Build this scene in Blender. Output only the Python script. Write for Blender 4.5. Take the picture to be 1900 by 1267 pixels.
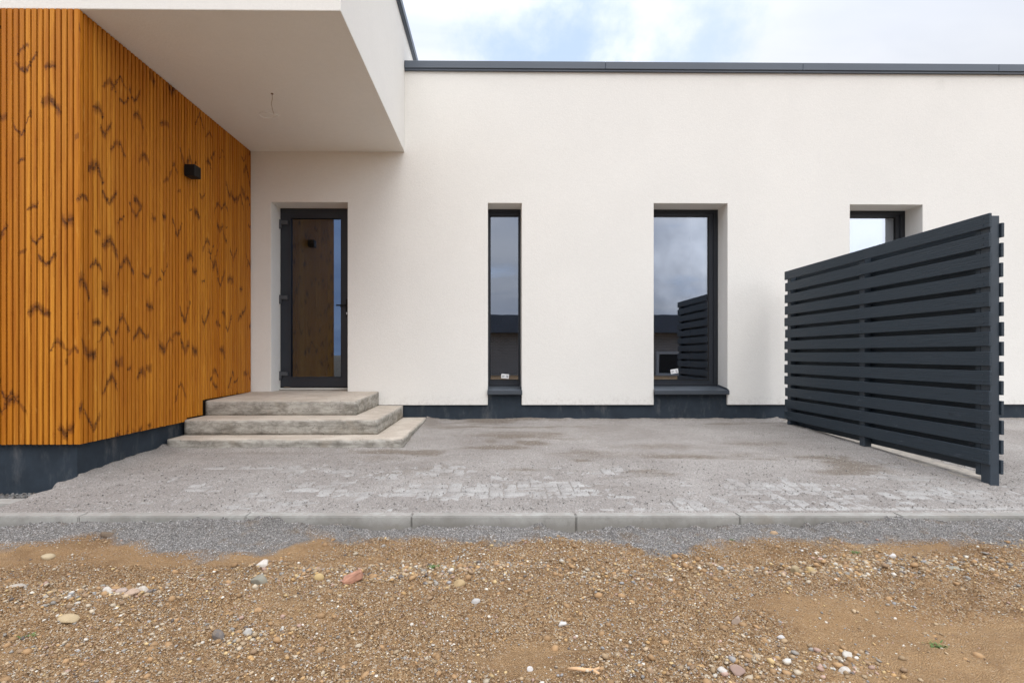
import bpy, bmesh, math, random
import numpy as np
from mathutils import Vector, Matrix
random.seed(7); rng = np.random.default_rng(11)
scene = bpy.context.scene
for o in list(bpy.data.objects): bpy.data.objects.remove(o)
COL = scene.collection

# ------------------------------------------------------------------ camera
F, PX, PY, YAW, ZC = 917.0, 930.6, 658.0, 0.01046, 0.87     # focal (photo px), principal point, yaw, eye height
cd = bpy.data.cameras.new('camera'); cam = bpy.data.objects.new('camera', cd); COL.objects.link(cam)
cd.sensor_width = 36.0; cd.lens = F/1900*36; cd.clip_start = 0.05; cd.clip_end = 3000
cd.shift_x = (950-PX)/1900; cd.shift_y = (PY-633.5)/1900
cam.location = (0, 0, ZC); cam.rotation_euler = (math.pi/2, 0, -YAW)
scene.camera = cam

# ------------------------------------------------------------------ world and sun
SUN_EL, SUN_AZ = math.radians(56), math.radians(170)   # azimuth clockwise from +Y
w = bpy.data.worlds.new("World"); scene.world = w; w.use_nodes = True
class NT:
    def __init__(s, tree): s.t = tree; s.n = tree.nodes; s.l = tree.links
    def node(s, ty, **k):
        n = s.n.new(ty)
        for a, v in k.items(): setattr(n, a, v)
        return n
    def put(s, sock, v):
        if v is None: return
        if hasattr(v, 'is_linked') or isinstance(v, bpy.types.NodeSocket): s.l.new(v, sock)
        else: sock.default_value = v
    def m(s, op, a, b=None, c=None, clamp=False):
        n = s.node('ShaderNodeMath', operation=op, use_clamp=clamp)
        for i, v in enumerate((a, b, c)):
            if v is not None: s.put(n.inputs[i], v)
        return n.outputs[0]
    def vm(s, op, a, b=None, out=0):
        n = s.node('ShaderNodeVectorMath', operation=op); s.put(n.inputs[0], a)
        if b is not None:
            if op == 'SCALE': s.put(n.inputs[3], b)
            else: s.put(n.inputs[1], b)
        return n.outputs[out]
    def sstep(s, v, a, b):
        n = s.node('ShaderNodeMapRange', interpolation_type='SMOOTHSTEP')
        s.put(n.inputs[0], v); n.inputs[1].default_value = a; n.inputs[2].default_value = b
        return n.outputs[0]
    def rng(s, v, a, b, c, d):
        n = s.node('ShaderNodeMapRange'); s.put(n.inputs[0], v)
        for i, x in enumerate((a, b, c, d)): n.inputs[i+1].default_value = x
        return n.outputs[0]
    def mix(s, f, a, b, mode='MIX'):
        n = s.node('ShaderNodeMix', data_type='RGBA', blend_type=mode)
        s.put(n.inputs[0], f)
        for i, v in ((6, a), (7, b)):
            if isinstance(v, tuple) and len(v) == 3: v = (*v, 1)
            s.put(n.inputs[i], v)
        return n.outputs[2]
    def noise(s, vec, scale, detail=3, rough=.5, dist=0, dim='3D', out=0):
        n = s.node('ShaderNodeTexNoise', noise_dimensions=dim); s.put(n.inputs['Vector'], vec)
        n.inputs['Scale'].default_value = scale; n.inputs['Detail'].default_value = detail
        n.inputs['Roughness'].default_value = rough; n.inputs['Distortion'].default_value = dist
        return n.outputs[out]
    def xyz(s, v):
        n = s.node('ShaderNodeSeparateXYZ'); s.put(n.inputs[0], v); return n.outputs
    def comb(s, x, y, z):
        n = s.node('ShaderNodeCombineXYZ')
        for i, v in enumerate((x, y, z)): s.put(n.inputs[i], v)
        return n.outputs[0]
    def mapv(s, vec, scale=(1, 1, 1), loc=(0, 0, 0)):
        n = s.node('ShaderNodeMapping'); s.put(n.inputs[0], vec); n.inputs[3].default_value = scale; n.inputs[1].default_value = loc
        return n.outputs[0]

nt = NT(w.node_tree); nt.n.clear()
sky = nt.node('ShaderNodeTexSky', sky_type='NISHITA', sun_disc=False)
sky.sun_elevation = SUN_EL; sky.sun_rotation = SUN_AZ; sky.air_density = 1.0; sky.dust_density = 1.5
d = nt.node('ShaderNodeTexCoord').outputs['Generated']
dx, dy, dz = nt.xyz(d)
den = nt.m('ADD', nt.m('MAXIMUM', dz, 0.0), 0.18)
p = nt.comb(nt.m('DIVIDE', dx, den), nt.m('DIVIDE', dy, den), 0.0)
n1 = nt.noise(nt.mapv(p, (1.0, 1.6, 1), (3.1, 1.7, 0)), 1.3, 6, .55, .4)
n2 = nt.noise(nt.mapv(p, (.8, 2.0, 1), (8.4, 5.2, 0)), 1.0, 5, .55, .3)
dd = nt.vm('ADD', d, nt.vm('SCALE', nt.vm('SUBTRACT', nt.noise(d, 3.6, 8, .62, out=1), (.5, .5, .5)), 0.55))
def blob(v, r0, r1):
    v = Vector(v).normalized()
    dist = nt.vm('DISTANCE', dd, tuple(v), out=1)
    return nt.sstep(dist, r1, r0)
hole = nt.m('MAXIMUM', blob((.10, 1, .60), .02, .17), nt.m('MULTIPLY', blob((.40, 1, .62), .02, .16), .75))
hole = nt.m('MAXIMUM', hole, nt.m('MULTIPLY', nt.sstep(n1, .60, .75), .5))
bright = nt.rng(n2, .36, .64, 0.25, .95)
back = nt.sstep(dy, .15, -.35)                       # cloud lifted a little on the side behind the viewer
elf = nt.m('ADD', .36, nt.m('MULTIPLY', nt.m('MULTIPLY', nt.m('MAXIMUM', dz, 0.0), nt.m('MAXIMUM', dz, 0.0)), 1.55))
ccol = nt.mix(bright, (6.3, 7.1, 8.8), (10.6, 10.9, 11.6))
ccol = nt.vm('SCALE', ccol, nt.m('ADD', elf, nt.m('MULTIPLY', back, .10)))
ccol = nt.mix(nt.m('MULTIPLY', blob((.85, -1, .36), .10, .50), .9), ccol, (19.0, 19.2, 19.8))
ccol = nt.mix(nt.m('MULTIPLY', blob((1.0, 1, .74), .02, .55), .35), ccol, (4.6, 4.9, 5.5))
blue = nt.mix(.72, sky.outputs[0], (5.4, 6.7, 9.0))
scol = nt.mix(hole, ccol, blue)
bg = nt.node('ShaderNodeBackground'); nt.put(bg.inputs[0], scol); bg.inputs[1].default_value = 0.1
nt.l.new(bg.outputs[0], nt.node('ShaderNodeOutputWorld').inputs[0])

sd = bpy.data.lights.new('sun', 'SUN'); sd.energy = 1.0; sd.angle = math.radians(45); sd.color = (1, .955, .90)
sun = bpy.data.objects.new('sun', sd); COL.objects.link(sun)
sv = Vector((math.sin(SUN_AZ)*math.cos(SUN_EL), math.cos(SUN_AZ)*math.cos(SUN_EL), math.sin(SUN_EL)))
sun.rotation_euler = sv.to_track_quat('Z', 'Y').to_euler()

scene.view_settings.view_transform = 'Standard'; scene.view_settings.look = 'None'
scene.view_settings.exposure = 0.56; scene.view_settings.gamma = 1.0
scene.render.engine = 'CYCLES'
try:
    scene.cycles.max_bounces = 8; scene.cycles.diffuse_bounces = 5; scene.cycles.transparent_max_bounces = 12
except Exception: pass

# ------------------------------------------------------------------ helpers
def tag(o, label=None, cat=None, group=None, kind=None):
    for k, v in (('label', label), ('category', cat), ('group', group), ('kind', kind)):
        if v: o[k] = v
    return o
def empty(name, loc, parent=None):
    o = bpy.data.objects.new(name, None); COL.objects.link(o); o.location = loc; o.empty_display_size = .1
    if parent: o.parent = parent
    return o
class MB:
    def __init__(s): s.bm = bmesh.new(); s.uv = None
    def quad(s, vs, uvs=None):
        f = s.bm.faces.new([s.bm.verts.new(v) for v in vs])
        if uvs:
            L = s.bm.loops.layers.uv.verify()
            for lp, t in zip(f.loops, uvs): lp[L].uv = t
        return f
    def box(s, x0, x1, y0, y1, z0, z1, bev=0.0, seg=1, mat=None):
        bm = bmesh.new(); bmesh.ops.create_cube(bm, size=1)
        for v in bm.verts: v.co = Vector((x0+(v.co.x+.5)*(x1-x0), y0+(v.co.y+.5)*(y1-y0), z0+(v.co.z+.5)*(z1-z0)))
        if bev: bmesh.ops.bevel(bm, geom=bm.edges[:], offset=bev, segments=seg, affect='EDGES', profile=.5)
        if mat: bmesh.ops.transform(bm, matrix=mat, verts=bm.verts)
        s.join(bm)
        return s
    def join(s, bm):
        me = bpy.data.meshes.new('t'); bm.to_mesh(me); bm.free(); s.bm.from_mesh(me); bpy.data.meshes.remove(me)
    def prism(s, pts, a0, a1, axis='X', bev=0):
        """extrude a closed outline; axis X: pts are (y,z)"""
        bm = bmesh.new()
        def P(a, q): return {'X': (a, q[0], q[1]), 'Y': (q[0], a, q[1]), 'Z': (q[0], q[1], a)}[axis]
        A = [bm.verts.new(P(a0, q)) for q in pts]; B = [bm.verts.new(P(a1, q)) for q in pts]; n = len(pts)
        bm.faces.new(A); bm.faces.new(B[::-1])
        for i in range(n): bm.faces.new((A[i], B[i], B[(i+1) % n], A[(i+1) % n]))
        bmesh.ops.recalc_face_normals(bm, faces=bm.faces)
        if bev: bmesh.ops.bevel(bm, geom=bm.edges[:], offset=bev, segments=1, affect='EDGES')
        s.join(bm); return s
    def tube(s, pts, r, n=8, caps=True):
        bm = bmesh.new(); rings = []
        for i, q in enumerate(pts):
            q = Vector(q); a = Vector(pts[max(i-1, 0)]); b = Vector(pts[min(i+1, len(pts)-1)]); t = (b-a).normalized()
            u = t.cross(Vector((0, 0, 1)) if abs(t.z) < .9 else Vector((1, 0, 0))).normalized(); v = t.cross(u)
            rr = r[i] if isinstance(r, (list, tuple)) else r
            rings.append([bm.verts.new(q+u*math.cos(k*2*math.pi/n)*rr+v*math.sin(k*2*math.pi/n)*rr) for k in range(n)])
        for A, B in zip(rings, rings[1:]):
            for k in range(n): bm.faces.new((A[k], A[(k+1) % n], B[(k+1) % n], B[k]))
        if caps: bm.faces.new(rings[0][::-1]); bm.faces.new(rings[-1])
        bmesh.ops.recalc_face_normals(bm, faces=bm.faces)
        s.join(bm); return s
    def build(s, name, mat, parent=None, smooth=False, loc=None, bevel=0, seg=2):
        me = bpy.data.meshes.new(name); s.bm.to_mesh(me); s.bm.free()
        me.materials.append(mat)
        if smooth:
            for q in me.polygons: q.use_smooth = True
        o = bpy.data.objects.new(name, me); COL.objects.link(o)
        if parent:
            o.parent = parent
            wl = world_loc(parent)
            me.transform(Matrix.Translation(-wl))
        if loc is not None:
            me.transform(Matrix.Translation(-Vector(loc))); o.location = loc
        if bevel:
            b = o.modifiers.new('bevel', 'BEVEL'); b.width = bevel; b.segments = seg; b.limit_method = 'ANGLE'; b.angle_limit = math.radians(30)
        return o
def world_loc(o):
    v = Vector(o.location)
    while o.parent: o = o.parent; v += Vector(o.location)
    return v
# numpy value noise -------------------------------------------------
_T = np.random.default_rng(5).random((256, 256))
def vnoise(x, y, s=1.0, ox=0.0):
    x = np.asarray(x)/s+ox+100; y = np.asarray(y)/s+ox*.7+100
    xi = np.floor(x).astype(int); yi = np.floor(y).astype(int); fx = x-xi; fy = y-yi
    fx = fx*fx*(3-2*fx); fy = fy*fy*(3-2*fy)
    g = lambda a, b: _T[a % 256, b % 256]
    return (g(xi, yi)*(1-fx)+g(xi+1, yi)*fx)*(1-fy)+(g(xi, yi+1)*(1-fx)+g(xi+1, yi+1)*fx)*fy
def fbm(x, y, s, o=4, ox=0.0, g=.5):
    r = 0; a = 1; t = 0
    for k in range(o): r = r+a*vnoise(x, y, s/2**k, ox+k*13.7); t += a; a *= g
    return r/t
def grid_mesh(name, X, Y, Z, mat, attrs=None, smooth=True):
    ny, nx = X.shape; co = np.stack([X, Y, Z], -1).reshape(-1, 3).astype(np.float32)
    i = np.arange(ny*nx).reshape(ny, nx)
    q = np.stack([i[:-1, :-1], i[:-1, 1:], i[1:, 1:], i[1:, :-1]], -1).reshape(-1, 4)
    return raw_mesh(name, co, q, mat, attrs, smooth)
def raw_mesh(name, co, faces, mat, attrs=None, smooth=False, face_col=None):
    k = faces.shape[1]; me = bpy.data.meshes.new(name)
    me.vertices.add(len(co)); me.vertices.foreach_set('co', np.asarray(co, np.float32).ravel())
    me.loops.add(faces.size); me.loops.foreach_set('vertex_index', faces.astype(np.int32).ravel())
    me.polygons.add(len(faces)); me.polygons.foreach_set('loop_start', np.arange(0, faces.size, k, dtype=np.int32))
    me.polygons.foreach_set('loop_total', np.full(len(faces), k, np.int32))
    me.update(calc_edges=True)
    if smooth: me.polygons.foreach_set('use_smooth', np.ones(len(faces), bool))
    for n, v in (attrs or {}).items():
        a = me.attributes.new(n, 'FLOAT', 'POINT'); a.data.foreach_set('value', np.asarray(v, np.float32).ravel())
    if face_col is not None:
        a = me.attributes.new('tint', 'FLOAT_COLOR', 'FACE'); a.data.foreach_set('color', np.asarray(face_col, np.float32).ravel())
    me.materials.append(mat); me.validate()
    o = bpy.data.objects.new(name, me); COL.objects.link(o); return o

# ------------------------------------------------------------------ materials
def mat(name):
    m = bpy.data.materials.new(name); m.use_nodes = True; t = NT(m.node_tree); t.n.clear()
    out = t.node('ShaderNodeOutputMaterial'); b = t.node('ShaderNodeBsdfPrincipled'); t.l.new(b.outputs[0], out.inputs[0])
    t.b = b; t.out = out; t.oc = t.node('ShaderNodeTexCoord').outputs['Object']
    t.pos = t.node('ShaderNodeNewGeometry').outputs['Position']
    return m, t
def bump(t, h, strength, dist):
    n = t.node('ShaderNodeBump'); t.put(n.inputs['Height'], h); n.inputs['Strength'].default_value = strength; n.inputs['Distance'].default_value = dist
    t.l.new(n.outputs[0], t.b.inputs['Normal'])
def setb(t, col=None, rough=None, spec=None, metal=None):
    if col is not None: t.put(t.b.inputs['Base Color'], (*col, 1) if isinstance(col, tuple) and len(col) == 3 else col)
    if rough is not None: t.put(t.b.inputs['Roughness'], rough)
    if spec is not None: t.b.inputs['Specular IOR Level'].default_value = spec
    if metal is not None: t.b.inputs['Metallic'].default_value = metal
M = {}
def stucco(name, col, var):
    M[name], t = mat(name)
    big = t.noise(t.pos, .9, 4, .6)
    fine = t.noise(t.mapv(t.pos, (1, 1, 2.2)), 14, 4, .7)
    c = t.mix(t.sstep(big, .3, .7), tuple(x*(1-var) for x in col), col)
    c = t.mix(t.m('MULTIPLY', t.sstep(fine, .3, .7), .12), c, tuple(x*.8 for x in col))
    grain = t.noise(t.pos, 260, 3, .7)
    c = t.mix(t.m('MULTIPLY', t.sstep(grain, .62, .42), .16), c, tuple(x*.62 for x in col))
    x, y, z = t.xyz(t.pos)
    run = t.noise(t.comb(t.m('MULTIPLY', x, 7), y, t.m('MULTIPLY', z, .6)), 1, 4, .6)
    spot = t.sstep(t.noise(t.mapv(t.pos, (1, 1, 1.5), (2, 0, 7)), 1.6, 3, .6), .50, .75)
    k1 = t.m('MULTIPLY', t.m('MULTIPLY', t.sstep(z, 4.05, 4.52), t.sstep(run, .45, .75)), t.m('MULTIPLY', spot, .22))
    k2 = t.m('MULTIPLY', t.sstep(z, .40, .22), t.m('MULTIPLY', t.sstep(t.noise(t.pos, 26, 5, .75), .44, .70), .30))
    c = t.mix(t.m('MAXIMUM', k1, k2), c, (.36, .33, .29))
    setb(t, c, .93, .15)
    bump(t, t.m('ADD', t.m('MULTIPLY', grain, .7), t.m('MULTIPLY', t.noise(t.pos, 45, 3, .6), .8)), .55, .004)
stucco('stucco', (.84, .82, .772), .035)

def wood():
    M['wood'], t = mat('stained_wood')
    uv = t.node('ShaderNodeUVMap').outputs[0]; u, v, _ = t.xyz(uv)
    slat = t.m('FLOOR', t.m('DIVIDE', u, .045)); board = t.m('FLOOR', t.m('DIVIDE', u, .135))
    def wn(x, o):
        n = t.node('ShaderNodeTexWhiteNoise', noise_dimensions='2D'); t.put(n.inputs['Vector'], t.comb(x, o, 0)); return n.outputs[0]
    rb, rs = wn(board, 3.3), wn(slat, 8.1)
    # grain: long stretched noise
    g1 = t.noise(t.comb(t.m('MULTIPLY', u, 60), t.m('ADD', t.m('MULTIPLY', v, 1.5), t.m('MULTIPLY', rb, 20)), 0), 1, 4, .6, .5)
    g2 = t.noise(t.comb(t.m('MULTIPLY', u, 260), t.m('MULTIPLY', v, 7), 0), 1, 3, .6)
    base = t.mix(rb, (.52, .185, .010), (.66, .280, .030))
    base = t.mix(t.m('MULTIPLY', rs, .6), base, (.34, .100, .005))
    base = t.mix(t.m('MULTIPLY', t.sstep(g1, .38, .68), .70), base, (.34, .100, .006))
    fl = t.noise(t.comb(t.m('MULTIPLY', u, 22), t.m('MULTIPLY', v, 2.2), 3), 1, 5, .7, 1.2)
    base = t.mix(t.m('MULTIPLY', t.sstep(fl, .55, .75), .55), base, (.26, .070, .005))
    base = t.mix(t.m('MULTIPLY', t.sstep(fl, .42, .28), .35), base, (.74, .37, .07))
    base = t.mix(t.m('MULTIPLY', t.sstep(g2, .5, .75), .22), base, (.30, .10, .010))
    wob = t.vm('SCALE', t.vm('SUBTRACT', t.noise(t.comb(u, v, 0), 22, 5, .7, out=1), (.5, .5, .5)), .070)
    uu, vv, _ = t.xyz(t.vm('ADD', t.comb(u, v, 0), wob))
    vv = t.m('ADD', vv, t.m('MULTIPLY', t.m('SUBTRACT', rs, .5), .022))
    vv = t.m('ADD', vv, t.m('MULTIPLY', rb, .05))
    dark = None
    for cw, chh, off, th, hw in ((.165, .50, 0.0, .0150, .088), (.21, .83, 7.77, .0105, .070)):
        vo = t.node('ShaderNodeTexVoronoi', voronoi_dimensions='2D', feature='F1'); vo.inputs['Scale'].default_value = 1
        vo.inputs['Randomness'].default_value = .9
        q = t.comb(t.m('DIVIDE', t.m('ADD', uu, off), cw), t.m('DIVIDE', t.m('ADD', vv, off*1.3), chh), 0)
        t.put(vo.inputs['Vector'], q)
        qx, qy, _ = t.xyz(t.vm('SUBTRACT', q, vo.outputs['Position']))
        du = t.m('MULTIPLY', qx, cw); dv = t.m('MULTIPLY', qy, chh)
        r, g, b = t.xyz(vo.outputs['Color'])
        sgn = t.m('SUBTRACT', t.m('MULTIPLY', t.m('GREATER_THAN', r, .42), 2), 1)
        au = t.m('ABSOLUTE', du)
        tilt = t.m('MULTIPLY', t.m('SUBTRACT', g, .5), 1.1)
        tilt = t.m('ADD', tilt, t.m('MULTIPLY', t.m('MULTIPLY', du, t.m('SUBTRACT', r, .5)), 16))
        line = t.m('ADD', dv, t.m('ADD', t.m('MULTIPLY', t.m('MULTIPLY', au, sgn), t.m('ADD', t.m('MULTIPLY', b, 1.5), .12)), t.m('MULTIPLY', du, tilt)))
        thick = t.m('MULTIPLY', t.m('ADD', t.m('MULTIPLY', g, 1.1), .55), th)
        stroke = t.sstep(t.m('DIVIDE', t.m('ABSOLUTE', line), thick), 1.4, .25)
        fade = t.sstep(t.m('DIVIDE', au, t.m('MULTIPLY', t.m('ADD', b, .35), hw)), 1.15, .75)
        keep = t.m('GREATER_THAN', t.m('FRACT', t.m('MULTIPLY', t.m('ADD', r, b), 7.3)), .30)
        k = t.m('MULTIPLY', t.m('MULTIPLY', stroke, fade), keep)
        gate = t.rng(wn(t.m('ADD', slat, off), t.m('FLOOR', t.m('MULTIPLY', v, 3.1))), .08, .45, .25, 1.0)
        k = t.m('MULTIPLY', k, gate)
        # smoky halo beside the stroke
        halo = t.m('MULTIPLY', t.m('MULTIPLY', t.sstep(t.m('DIVIDE', t.m('ABSOLUTE', line), thick), 3.6, .8), fade), .42)
        k = t.m('MAXIMUM', k, t.m('MULTIPLY', halo, keep))
        dark = k if dark is None else t.m('MAXIMUM', dark, k)
    brk = t.rng(t.noise(t.comb(u, v, 0), 75, 4, .7), .35, .6, .15, 1.0)
    c = t.mix(t.sstep(dark, .02, .45), base, t.mix(.62, base, (.16, .045, .006)))
    c = t.mix(t.m('MULTIPLY', t.sstep(dark, .30, .95), t.m('MULTIPLY', brk, .95)), c, (.050, .015, .006))
    setb(t, c, .55, .22)
    bump(t, t.m('ADD', g2, g1), .25, .0015)
wood()
def simple(name, col, rough=.5, spec=.4, var=.15, scale=8, bs=0, bd=.002, bscale=120, dust=0, metal=0, dustcol=(.38, .36, .34)):
    M[name], t = mat(name)
    n = t.noise(t.pos, scale, 4, .6)
    c = t.mix(t.sstep(n, .3, .7), tuple(x*(1-var) for x in col), tuple(min(1, x*(1+var)) for x in col))
    if dust:
        n2 = t.noise(t.mapv(t.pos, (1, 1, .35), (4, 2, 1)), 5.5, 6, .7)
        c = t.mix(t.m('MULTIPLY', t.sstep(n2, .52, .80), dust), c, dustcol)
    setb(t, c, rough, spec, metal)
    if bs: bump(t, t.noise(t.pos, bscale, 3, .6), bs, bd)
simple('plinth', (.028, .038, .050), .85, .25, .14, 5, .6, .003, 220, dust=.22)
simple('frame_grey', (.014, .017, .023), .42, .45, .06, 3)
simple('sash_grey', (.020, .024, .032), .38, .45, .06, 3)
simple('hinge_grey', (.065, .068, .075), .5, .4, .05, 5)
simple('coping_metal', (.075, .092, .118), .42, .5, .06, 1.2, metal=.0)
simple('sill_metal', (.055, .066, .080), .40, .5, .08, 2)
simple('membrane', (.03, .02, .014), .8, .2, .1, 5)
simple('gasket', (.012, .012, .013), .6, .3, .02, 5)
simple('black_box', (.006, .006, .006), .55, .3, .05, 5)
simple('steel', (.55, .55, .55), .3, .5, .05, 5, metal=1)
simple('cable_white', (.72, .70, .66), .5, .4, .05, 5)
simple('cable_tan', (.34, .25, .17), .6, .3, .05, 5)
simple('cable_brown', (.16, .09, .05), .6, .3, .05, 5)
simple('lamp_ceramic', (.75, .74, .70), .4, .4, .03, 5)
simple('sticker_white', (.80, .80, .80), .6, .3, .02, 5)
simple('print_grey', (.20, .20, .22), .6, .3, .02, 5)
simple('aluminium', (.55, .54, .50), .45, .5, .05, 6)
simple('inner_wall', (.50, .48, .45), .9, .1, .05, 2)
simple('inner_floor', (.16, .14, .12), .8, .2, .15, 2)
simple('sheet_white', (.80, .81, .84), .8, .2, .02, 2)
M['brick_dark'], t = mat('grey_brick'); x, y, z = t.xyz(t.pos)
br = t.node('ShaderNodeTexBrick'); t.put(br.inputs['Vector'], t.comb(x, z, 0)); br.inputs['Scale'].default_value = 1; br.inputs['Brick Width'].default_value = .26; br.inputs['Row Height'].default_value = .085; br.inputs['Mortar Size'].default_value = .012
br.inputs['Color1'].default_value = (.20, .185, .17, 1); br.inputs['Color2'].default_value = (.13, .12, .115, 1); br.inputs['Mortar'].default_value = (.33, .32, .31, 1); setb(t, br.outputs[0], .9, .2)
simple('fascia_dark', (.065, .080, .105), .6, .4, .1, 2)
simple('white_trim', (.34, .35, .36), .6, .3, .03, 2)
simple('plastic_wrap', (.30, .32, .35), .35, .5, .2, 9)

def painted_boards():
    M['dark_boards'], t = mat('anthracite_painted_wood')
    x, y, z = t.xyz(t.pos)
    row = t.m('FLOOR', t.m('DIVIDE', z, .0725))
    g = t.noise(t.comb(t.m('MULTIPLY', x, 60), t.m('ADD', t.m('MULTIPLY', y, 3.5), t.m('MULTIPLY', row, 5.1)), t.m('MULTIPLY', z, 90)), 1, 4, .65, .6)
    k = t.noise(t.comb(row, t.m('MULTIPLY', y, 6), t.m('MULTIPLY', z, 22)), 1, 3, .7, 1.5)
    c = t.mix(g, (.012, .021, .031), (.034, .051, .068))
    c = t.mix(t.m('MULTIPLY', t.sstep(k, .64, .74), .7), c, (.016, .019, .024))
    sc = t.noise(t.mapv(t.pos, (1, 2.2, 9), (1, 5, 2)), 2.2, 6, .75)
    low = t.sstep(z, .75, .12)
    c = t.mix(t.m('MULTIPLY', t.m('MULTIPLY', t.sstep(sc, .58, .74), low), .30), c, (.22, .25, .29))
    setb(t, c, t.rng(g, .3, .7, .40, .64), .4)
    bump(t, t.m('ADD', g, t.m('MULTIPLY', k, .6)), .8, .004)
painted_boards()
simple('post_steel', (.030, .043, .058), .45, .45, .12, 6, .15, .002, 40, dust=.25, dustcol=(.16, .18, .21))

def concrete():
    M['concrete'], t = mat('rough_concrete')
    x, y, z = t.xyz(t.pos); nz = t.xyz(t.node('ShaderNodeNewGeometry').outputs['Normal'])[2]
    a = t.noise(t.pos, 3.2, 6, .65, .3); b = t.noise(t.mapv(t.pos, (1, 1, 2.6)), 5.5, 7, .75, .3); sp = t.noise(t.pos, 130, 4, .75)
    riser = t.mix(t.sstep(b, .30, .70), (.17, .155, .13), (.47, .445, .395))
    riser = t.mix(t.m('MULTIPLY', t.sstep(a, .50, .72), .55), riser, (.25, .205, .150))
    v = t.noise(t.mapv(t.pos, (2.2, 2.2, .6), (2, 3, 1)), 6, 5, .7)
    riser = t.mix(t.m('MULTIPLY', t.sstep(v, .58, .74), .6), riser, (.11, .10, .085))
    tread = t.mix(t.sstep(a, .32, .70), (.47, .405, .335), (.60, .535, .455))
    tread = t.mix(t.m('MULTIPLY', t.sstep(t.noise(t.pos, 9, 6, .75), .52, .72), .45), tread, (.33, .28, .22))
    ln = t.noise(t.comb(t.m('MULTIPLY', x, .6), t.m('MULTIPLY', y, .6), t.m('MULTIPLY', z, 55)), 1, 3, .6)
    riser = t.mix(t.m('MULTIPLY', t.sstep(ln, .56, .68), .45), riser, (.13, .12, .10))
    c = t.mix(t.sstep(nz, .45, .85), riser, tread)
    po = t.node('ShaderNodeTexVoronoi', feature='F1'); t.put(po.inputs['Vector'], t.pos); po.inputs['Scale'].default_value = 38
    c = t.mix(t.m('MULTIPLY', t.sstep(po.outputs['Distance'], .22, .12), t.sstep(t.noise(t.pos, 11, 2, .5), .50, .62)), c, (.07, .06, .05))
    c = t.mix(t.m('MULTIPLY', t.sstep(sp, .60, .72), .55), c, (.12, .105, .09))
    c = t.mix(t.m('MULTIPLY', t.sstep(sp, .42, .30), .35), c, (.60, .58, .54))
    setb(t, c, .92, .2)
    bump(t, t.m('ADD', t.m('MULTIPLY', sp, .5), b), .6, .006)
concrete()
def kerbmat(name='kerb_concrete', c0=(.26, .25, .225), c1=(.42, .41, .38)):
    M[name], t = mat(name)
    a = t.noise(t.pos, 2.6, 6, .65, .2); b = t.noise(t.pos, 22, 5, .7); s = t.noise(t.pos, 240, 3, .7)
    c = t.mix(t.sstep(a, .3, .7), c0, c1)
    c = t.mix(t.m('MULTIPLY', t.sstep(b, .5, .75), .4), c, (.20, .19, .17))
    c = t.mix(t.m('MULTIPLY', t.sstep(s, .55, .68), .4), c, (.2, .2, .19))
    br = t.noise(t.mapv(t.pos, (1, 1, 1), (9, 1, 0)), 3.4, 3, .6)
    c = t.mix(t.m('MULTIPLY', t.sstep(br, .60, .74), .35), c, (.30, .24, .17))
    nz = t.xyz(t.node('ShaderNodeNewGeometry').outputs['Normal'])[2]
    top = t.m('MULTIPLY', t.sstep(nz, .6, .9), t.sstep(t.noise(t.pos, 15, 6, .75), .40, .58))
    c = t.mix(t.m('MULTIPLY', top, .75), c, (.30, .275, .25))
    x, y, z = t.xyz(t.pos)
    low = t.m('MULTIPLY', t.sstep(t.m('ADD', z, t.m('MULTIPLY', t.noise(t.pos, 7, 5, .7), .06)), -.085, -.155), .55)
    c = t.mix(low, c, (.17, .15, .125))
    setb(t, c, .9, .2); bump(t, t.m('ADD', s, b), .6, .003)
kerbmat()
def paver():
    M['paver_concrete'], t = mat('paver_concrete')
    a = t.noise(t.pos, 4.5, 6, .7, .3); s = t.noise(t.pos, 95, 4, .8); b = t.noise(t.pos, 20, 4, .7)
    c = t.mix(t.sstep(a, .35, .65), (.315, .295, .275), (.41, .397, .378))
    c = t.mix(t.m('MULTIPLY', t.sstep(b, .45, .7), .6), c, (.31, .29, .272))
    c = t.mix(t.m('MULTIPLY', t.sstep(s, .52, .64), .7), c, (.13, .12, .11))
    setb(t, c, .93, .15); bump(t, s, .5, .003)
paver()

def dustmat():
    M['dust'], t = mat('stone_dust')
    a = t.noise(t.pos, 1.1, 5, .6, .5); s = t.noise(t.pos, 110, 4, .85); s2 = t.noise(t.pos, 70, 4, .8); md = t.noise(t.pos, 14, 4, .7)
    at = t.node('ShaderNodeAttribute', attribute_name='stain').outputs['Fac']
    c = t.mix(t.sstep(a, .3, .7), (.285, .256, .232), (.385, .356, .328))
    c = t.mix(t.m('MULTIPLY', t.sstep(md, .45, .75), .35), c, (.26, .238, .22))
    c = t.mix(t.m('MULTIPLY', at, .75), c, (.17, .132, .095))
    c = t.mix(t.m('MULTIPLY', t.sstep(s, .50, .62), .85), c, (.10, .094, .088))
    c = t.mix(t.m('MULTIPLY', t.sstep(s2, .46, .32), .7), c, (.60, .58, .56))
    setb(t, c, .95, .15); bump(t, t.m('ADD', s, s2), .9, .006)
dustmat()
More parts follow.
